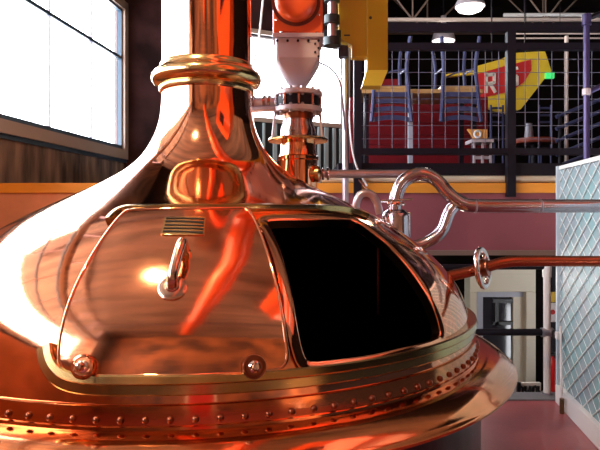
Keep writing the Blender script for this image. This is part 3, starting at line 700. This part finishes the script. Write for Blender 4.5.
obj('bolt_foot', cyl(B(), Pp(.30, 0.0, .07), .018, .12, n=12), mat('dark_brass_foot', (.16, .1, .05), .4, .6), mp_)

# ------------------------------------------------------------------ mezzanine railing
rg = thing('mezzanine_railing', 'black steel railing with square wire mesh along the upper bar floor', 'railing', (1.0, 5.45, 1.7))
YR = 5.46
X0, X1 = at(357.5, 0, YR).x, 4.6
for pxx, w, y0, y1 in ((357.5, .07, 57, 197), (510.5, .075, 31, 197), (665, .075, 31, 197)):
    X = at(pxx, 0, YR).x
    obj('post', box(B(), X - w / 2, X + w / 2, YR - .035, YR + .035, at(0, y1, YR).z, at(0, y0, YR).z), M['dark'], rg)
for n_, y0, y1 in (('upper_rail', 24, 32), ('hand_rail', 43.5, 50.5), ('bottom_rail', 148.5, 155)):
    obj(n_, box(B(), X0, X1, YR - .03, YR + .03, at(0, y1, YR).z, at(0, y0, YR).z), M['dark'], rg)
bm = B(); zb, zt_ = at(0, 149, YR).z, at(0, 50, YR).z
for i in range(32):
    X = at(379, 0, YR).x + i * 13.3 / 600 * YR - .1217
    if X < X1: tube(bm, [(X, YR, zb), (X, YR, zt_)], .0032, 6)
for y in (59, 72.3, 85.6, 98.9, 112.2, 125.5, 138.8):
    tube(bm, [(X0, YR + .006, at(0, y, YR).z), (X1, YR + .006, at(0, y, YR).z)], .003, 6)
obj('wire_mesh', bm, mat('mesh_wire_dark', (.13, .12, .17), .4, spec=.3), rg)

# ------------------------------------------------------------------ bar floor: table, upturned chairs
BZ = 2.05
def table(name, label, x0, x1, y0, y1, ztop, group=None):
    t = thing(name, label, 'table', ((x0 + x1) / 2, (y0 + y1) / 2, BZ))
    obj('tabletop', box(B(), x0, x1, y0, y1, ztop - .045, ztop), M['wood_light'], t, bevel=.004)
    for x in (x0 + .08, x1 - .08) if x1 - x0 > .8 else ((x0 + x1) / 2,):
        for yy in (y0 + .08, y1 - .08): obj('leg', box(B(), x - .025, x + .025, yy - .025, yy + .025, BZ, ztop - .045), M['dark'], t)
    return t
tz = EYE + (212 - 88.5) / 600 * 6.5
tb = table('wooden_table', 'long light oak table carrying the upturned chairs behind the railing', at(360, 0, 6.5).x, at(484, 0, 6.5).x, 6.53, 7.2, tz)
obj('leg', box(B(), at(408.8, 0, 6.5).x, at(413.2, 0, 6.5).x, 6.52, 6.57, BZ, tz - .045), M['pale_blue'], tb)
def chair(px, label):                       # chair lying upside down, its seat on the tabletop
    cxx = at(px, 0, 6.62).x; yb = 6.45
    c = thing('upturned_chair', label, 'chair', (cxx, 6.7, tz), 'upturned chairs on the table')
    w = .185
    obj('seat', box(B(), cxx - w - .01, cxx + w + .01, 6.53, 6.93, tz + .001, tz + .035), M['wood_light'], c, bevel=.006)
    for s in (-1, 1):
        x = cxx + s * w
        obj('rear_leg', tube(B(), smoothpath([(x + s * .03, yb - .02, tz - .37), (x + s * .012, yb, tz - .18), (x, yb + .02, tz + .02), (x - s * .012, yb + .04, tz + .25), (x + s * .02, yb + .0, tz + .55)], 6), .021, 8), M['bluegrey'], c, smooth=40)
        obj('front_leg', tube(B(), smoothpath([(x - s * .01, 6.9, tz + .03), (x - s * .02, 6.92, tz + .3), (x + s * .0, 6.96, tz + .52)], 5), .019, 8), M['bluegrey'], c, smooth=40)
        obj('side_stretcher', tube(B(), [(x - s * .01, yb + .04, tz + .22), (x - s * .015, 6.92, tz + .25)], .010, 6), M['bluegrey'], c)
    for zz, cv in ((-.07, .0), (-.15, .012), (-.24, .018), (-.34, .024)):
        obj('back_slat', prism(B(), [Vector((cxx + w * (t / 4 - 1) * 1.0 + 0 * zz, yb + .0, tz + zz - .028 + cv * (1 - (t / 4 - 1) ** 2))) for t in range(9)] + [Vector((cxx + w * (t / 4 - 1), yb + .0, tz + zz + .022 + cv * (1 - (t / 4 - 1) ** 2))) for t in range(8, -1, -1)], (0, .014, 0)), M['bluegrey'], c)
    obj('front_stretcher', tube(B(), smoothpath([(cxx - w, yb + .04, tz + .10), (cxx, yb + .1, tz + .19), (cxx + w, yb + .04, tz + .21)], 5), .010, 6), M['bluegrey'], c)
    return c
chair(389, 'upturned ladder-back chair on the oak table, the one half behind the yellow column')
chair(456.5, 'upturned ladder-back chair on the oak table, the one beside the yellow and red sign')
rp = thing('bar_counter', 'deep red ribbed bar front behind the oak table', 'bar front', (at(420, 0, 7.6).x, 7.6, BZ))
obj('panel', box(B(), at(350, 0, 7.6).x, at(488, 0, 7.6).x, 7.6, 7.7, BZ, at(0, 97, 7.6).z), M['red_wall'], rp)
for y in (110, 122, 134, 144):
    obj('moulding', box(B(), at(350, 0, 7.6).x, at(488, 0, 7.6).x, 7.585, 7.6, at(0, y + .6, 7.6).z, at(0, y - .6, 7.6).z), M['red_wall'], rp)
rb2 = tag(obj('red_bench', box(B(), at(382, 0, 9.5).x, at(400, 0, 9.5).x, 9.5, 9.9, BZ, at(0, 79, 9.5).z), M['red_wall']), 'dim red bench back far behind the first upturned chair', 'bench')
obj('yellow_ledge', pbox(B(), 461, 106.5, 477, 110.5, 7.45, .14), mat('ledge_yellow', (.7, .45, .08), .4), rp)
# orange board with pale ring and the grey stool below it
ob = tag(obj('orange_board', prism(B(), [at(468, 129, 6.3), at(487.5, 129.5, 6.3), at(487.5, 138.4, 6.3), at(474, 138.4, 6.3), at(471.5, 134, 6.3)], (0, .05, 0)), M['table_orange']), 'bright orange board with a pale ring standing near the railing', 'board')
obj('pale_ring', tube(B(), [at(477.5 + 3.2 * math.cos(t), 134.2 + 3.2 * math.sin(t), 6.295) for t in (2 * PI * i / 20 for i in range(20))], .012, 6, closed=True), M['white'], ob)
tl = thing('grey_stool', 'pale grey metal stool under the orange board', 'stool', at(482, 165, 6.3))
obj('seat', pbox(B(), 473, 138.6, 494, 142, 6.25, .3), M['hopper'], tl)
for x in (474.5, 483, 491):
    obj('leg', pbox(B(), x - 1, 142, x + 1, 168.5, 6.3, .03), M['hopper'], tl)
obj('cross_bar', pbox(B(), 474, 156, 491, 159, 6.31, .03), M['hopper'], tl)
# far right of the bar floor
ot = thing('round_table', 'dim orange-red table seen through the mesh right of the middle railing post', 'table', at(534, 165, 7.8))
obj('tabletop', lathe(B(), [(0, 0), (.27, 0), (.28, .02), (.28, .05), (.27, .06), (0, .06)], at(534, 144, 7.8), n=40), mat('red_brown_top', (.33, .06, .03), .4), ot, smooth=40)
obj('pedestal', tube(B(), [at(534, 144, 7.8), Vector((at(534, 0, 7.8).x, 7.8, BZ))], .04, 12), M['dark'], ot)
jg = thing('glass_jug', 'pale water jug standing on the dim orange-red table', 'jug', at(529, 139, 7.7))
obj('body', lathe(B(), [(0, 0), (.05, 0), (.055, .03), (.05, .12), (.035, .17), (.04, .2)], at(529, 139, 7.75), n=20), M['pale_blue'], jg, smooth=40)
for i, (x0, w) in enumerate(((497, 12), (545, 12))):
    t = thing('dark_chair', ('dark metal chair beside the middle railing post, left of it', 'dark metal chair behind the dim orange-red table')[i], 'chair', at(x0, 168, 7.2 + i), 'dark chairs on the bar floor')
    Yc = 7.2 + i * 1.1
    for s in (-1, 1):
        obj('leg', tube(B(), [Vector((at(x0 + s * w / 2, 0, Yc).x, Yc, BZ)), at(x0 + s * w / 2, 105, Yc)], .014, 8), M['bluegrey'], t)
        obj('leg', tube(B(), [Vector((at(x0 + s * w / 2, 0, Yc).x, Yc + .35, BZ)), Vector((at(x0 + s * w / 2, 0, Yc).x, Yc + .33, BZ + .45))], .014, 8), M['bluegrey'], t)
    obj('seat', box(B(), at(x0 - w / 2, 0, Yc).x, at(x0 + w / 2, 0, Yc).x, Yc, Yc + .36, BZ + .42, BZ + .46), M['dark'], t)
    for y in (108, 115, 122): obj('back_slat', pbox(B(), x0 - w / 2, y - 1, x0 + w / 2, y + 1, Yc, .015), M['bluegrey'], t)
for k_, (x, y0, y1) in enumerate(((512.5, 50, 165), (566, 40, 168))): pass
wp = tag(obj('pale_post', tube(B(), [at(566.5, 36, 8.2), Vector((at(566.5, 0, 8.2).x, 8.2, BZ))], .026, 12), M['conduit']), 'slim pale upright pipe far back on the bar floor', 'post')
# stair handrail, violet post
vp = thing('violet_post', 'violet-grey pipe post with a tee fitting behind the mesh partition', 'post', (at(586.5, 0, 5.1).x, 5.1, 0))
xv = at(586.5, 0, 5.1).x
obj('pipe', tube(B(), [(xv, 5.1, .0), (xv, 5.1, at(0, 17, 5.1).z)], .026, 18), M['purple'], vp, smooth=40)
obj('tee_fitting', lathe(B(), [(.03, -.05), (.038, -.045), (.038, .045), (.03, .05), (0, .055)], (xv, 5.1, at(0, 20, 5.1).z), n=20), M['purple'], vp, smooth=30)
obj('top_arm', tube(B(), [(xv, 5.1, at(0, 19, 5.1).z), (xv + .9, 5.1, at(0, -22, 5.1).z)], .022, 14), M['dark'], vp, smooth=40)
obj('side_arm', tube(B(), [(xv, 5.1, at(0, 93, 5.1).z), (xv + .6, 5.1, at(0, 60, 5.1).z)], .022, 14), M['purple'], vp, smooth=40)
obj('side_joint', lathe(B(), [(.03, -.03), (.036, -.025), (.036, .025), (.03, .03)], (xv, 5.1, at(0, 92, 5.1).z), n=20), M['hopper'], vp, smooth=30)
sr = thing('stair_rail', 'dark sloping stair rails behind the violet post', 'stair rail', at(580, 170, 6.6))
for y in (100, 112, 124, 138, 150):
    obj('rail', tube(B(), [at(556, y + 17, 6.6), at(640, y - 16, 6.6)], .022, 10), M['bluegrey'], sr)
obj('baluster', tube(B(), [Vector((at(560, 0, 6.6).x, 6.6, BZ)), at(560, 112, 6.6)], .02, 10), M['dark'], sr)

# ------------------------------------------------------------------ bar sign
sy = 8.6
sn = tag(obj('bar_sign', prism(B(), [at(477, 66, sy), at(500, 59.5, sy), at(514, 53, sy), at(545, 51, sy), at(551.5, 71, sy), at(546, 77, sy), at(521, 109, sy), at(507, 113, sy), at(480, 105, sy)], (0, .12, 0)), M['sign_yellow']), 'yellow arrow-shaped hanging sign with a red panel and white letters', 'sign')
obj('tail_strip', prism(B(), [at(444, 77, sy + .03), at(444, 74.5, sy + .03), at(478, 68.5, sy + .03), at(478, 73.5, sy + .03)], (0, .08, 0)), M['sign_yellow'], sn)
obj('red_panel', prism(B(), [at(477, 74, sy - .012), at(503, 66.5, sy - .012), at(531, 59.5, sy - .012), at(531.5, 70, sy - .012), at(524, 82, sy - .012), at(512, 91, sy - .012), at(479, 98.5, sy - .012)], (0, .013, 0)), M['sign_red'], sn)
bm = B(); zz = sy - .02
def lstroke(pts, w=2.9):
    for (x0, y0), (x1, y1) in zip(pts[:-1], pts[1:]): bar(bm, at(x0, y0, zz), at(x1, y1, zz), .015, w / 600 * zz, up=(0, 0, 1)) if abs(y1 - y0) < abs(x1 - x0) else bar(bm, at(x0, y0, zz), at(x1, y1, zz), w / 600 * zz, .015, up=(0, 1, 0))
lstroke([(486.4, 73), (486.2, 93)]); lstroke([(485, 75.5), (494.5, 74)], 3); lstroke([(494.3, 73.5), (494.3, 83)]); lstroke([(486, 84), (495, 82.5)], 3); lstroke([(490.5, 84), (495.5, 92.5)], 3)
obj('letter', bm, M['sign_white'], sn); bm = B()
lstroke([(510, 69.5), (518, 68)], 3); lstroke([(511, 69), (511, 77)]); lstroke([(510, 77.5), (517.5, 76)], 3); lstroke([(517, 76), (517, 85)]); lstroke([(509.5, 86), (517.5, 84.3)], 3)
obj('letter', bm, M['sign_white'], sn)
obj('hanger', tube(B(), [at(525, 52, sy + .05), Vector((at(525, 0, sy).x, sy + .05, 6.1))], .01, 8), M['dark'], sn)
obj('hanger', tube(B(), [at(492, 62, sy + .05), Vector((at(492, 0, sy).x, sy + .05, 6.1))], .01, 8), M['dark'], sn)
tag(obj('green_exit_lamp', pbox(B(), 546.5, 72, 554.5, 78, 8.54, .06), M['green']), 'small glowing green lamp at the tip of the yellow sign', 'lamp')

# ------------------------------------------------------------------ ceiling: lamps, trusses, conduits
def lamp(px, py, Y, r, label, flat):
    p = at(px, py, Y); t = thing('ceiling_lamp', label, 'ceiling lamp', p, 'ceiling lamps over the bar floor')
    obj('shade', lathe(B(), [(r, 0), (r * .98, .05), (r * .75, .14 * flat), (r * .3, .2 * flat), (.05, .22 * flat), (.05, .3 * flat), (0, .3 * flat)], p, n=32), M['hopper'], t, smooth=40)
    obj('lens', lathe(B(), [(r * .97, .01), (r * .8, -.05 * flat), (r * .4, -.085 * flat), (0, -.09 * flat)], p, n=32), M['lamp'], t, smooth=40)
    obj('hanging_rod', tube(B(), [p + Vector((0, 0, .28 * flat)), Vector((p.x, p.y, 6.1))], .012, 8), M['dark'], t)
lamp(470, 7, 9.0, .22, 'large oval white lamp hanging highest below the trusses', 1.0)
lamp(443.5, 41, 11.5, .22, 'smaller white lamp seen between the two upper railing bars', 1.6)
for i, Yt in enumerate((10.6, 12.2)):
    t = thing('roof_truss', ('brown steel roof truss nearest over the bar floor', 'brown steel roof truss furthest back over the bar floor')[i], 'roof truss', (3.5, Yt, 5.1 + .2 * i), 'roof trusses')
    zb_ = EYE + (212 - 20) / 600 * 10.6 + i * .25; zt2 = 5.98
    xa, xb = (.9, 8.6)
    obj('bottom_chord', box(B(), xa, xb, Yt - .03, Yt + .03, zb_ - .025, zb_ + .03), M['conduit'] if i == 0 else M['truss'], t)
    obj('top_chord', box(B(), xa, xb, Yt - .04, Yt + .04, zt2, zt2 + .12), M['truss'], t)
    x = 1.94 - 2.3 + i * .6
    while x < 8.2:
        for dx in (-.75, 0, .75):
            if xa < x < xb and xa < x + dx < xb: obj('web_bar', tube(B(), [(x, Yt, zb_), (x + dx, Yt, zt2)], .016, 8), M['truss_web'], t)
        x += 2.35
for y, lab in ((33.6, 'upper of two thin pale conduits above the bar sign'), (38.2, 'lower of two thin pale conduits above the bar sign')):
    Yq = 9.6 + (y > 35) * .15
    t = thing('conduit', lab, 'conduit', at(515, y, Yq))
    obj('pipe', tube(B(), [at(515, y, Yq), at(680, y, Yq)], .014, 8), M['conduit'], t)
    for x in (526, 560, 603): obj('hanger', tube(B(), [at(x, y, Yq), Vector((at(x, 0, Yq).x, Yq, 6.1))], .005, 6), M['dark'], t)
tag(obj('wrapped_duct', tube(B(), smoothpath([(3.6, 10.6, 5.08), (4.2, 10.6, 5.082), (4.7, 10.6, 5.085), (5.2, 10.6, 5.08), (6.4, 10.6, 5.08)], 5), .032, 10), M['white']), 'lumpy white wrapped pipe along the lower truss', 'pipe')

pe = thing('added_pendant_lamp', 'unseen pendant lamp added to warm the kettle and the left wall', 'pendant lamp', (-1.05, 1.75, 4.2))  # lamp added outside the view to warm the copper and left wall
obj('shade', lathe(B(), [(.30, -.12), (.28, -.05), (.18, .06), (.06, .12), (.03, .2), (0, .2)], (-1.05, 1.75, 4.2), n=36), M['dark'], pe, smooth=40)
obj('bulb', lathe(B(), [(0, -.14), (.05, -.13), (.08, -.08), (.07, -.02), (.03, .04)], (-1.05, 1.75, 4.2), n=24), mat('added_bulb', (1, .8, .5), .4, emit=((1, .68, .35), 12)), pe, smooth=40)
obj('cord', tube(B(), [(-1.05, 1.75, 4.39), (-1.05, 1.75, 5.87)], .008, 8), M['dark'], pe)

# ------------------------------------------------------------------ world, lights, camera
w = bpy.data.worlds.new('overcast'); scene.world = w; w.use_nodes = True
bg = w.node_tree.nodes['Background']; bg.inputs['Color'].default_value = (.93, .96, 1.0, 1); bg.inputs['Strength'].default_value = 16.0
def portal(c, n, up, sx, sy):
    l = bpy.data.lights.new('daylight_portal', 'AREA'); l.shape = 'RECTANGLE'; l.size = sx; l.size_y = sy; l.cycles.is_portal = True
    o = bpy.data.objects.new('daylight_portal', l); C.objects.link(o)
    n = Vector(n).normalized(); up = Vector(up); x = up.cross(-n).normalized()
    o.matrix_world = Matrix((( x.x, up.x, -n.x, c[0]), (x.y, up.y, -n.y, c[1]), (x.z, up.z, -n.z, c[2]), (0, 0, 0, 1)))
portal(W(WEND / 2, (WZ0 + WZ1) / 2, .12), -WN, (0, 0, 1), WEND, WZ1 - WZ0)
portal(Bk((sa + sb) / 2, (bz0 + bz1) / 2, .12), -BN, (0, 0, 1), sb - sa, bz1 - bz0)
portal(W(7.2, 5.27, .12), -WN, (0, 0, 1), 8, .95)
def pointL(loc, e, r=.2, col=(1, .86, .7)):
    l = bpy.data.lights.new('lamp_or_fill', 'POINT'); l.energy = e; l.shadow_soft_size = r; l.color = col
    o = bpy.data.objects.new('lamp_or_fill', l); C.objects.link(o); o.location = loc
pointL(at(470, 7, 9.0) - Vector((0, 0, .3)), 40); pointL((-1.05, 1.75, 3.98), 220, .08, (1, .72, .45)); pointL((1.5, 6.6, .95), 45, .15, (1, .93, .85)); pointL(at(443.5, 41, 11.5) - Vector((0, 0, .4)), 15)  # pendant and lower-room points are added fill; the ceiling lamps are real

cam = bpy.data.cameras.new('camera'); co = bpy.data.objects.new('camera', cam); C.objects.link(co); scene.camera = co
co.location = (0, 0, EYE); co.rotation_euler = (PI / 2, 0, 0)
cam.sensor_width = 36; cam.lens = 36; cam.shift_y = -13 / 600; cam.clip_start = .05
scene.view_settings.view_transform = 'Standard'; scene.view_settings.look = 'None'; scene.view_settings.gamma = 1; scene.view_settings.exposure = 0.0
scene.view_settings.use_curve_mapping = False
scene.cycles.use_denoising = True
scene.cycles.max_bounces = 8; scene.cycles.glossy_bounces = 5; scene.cycles.diffuse_bounces = 4
scene.cycles.sample_clamp_indirect = 8
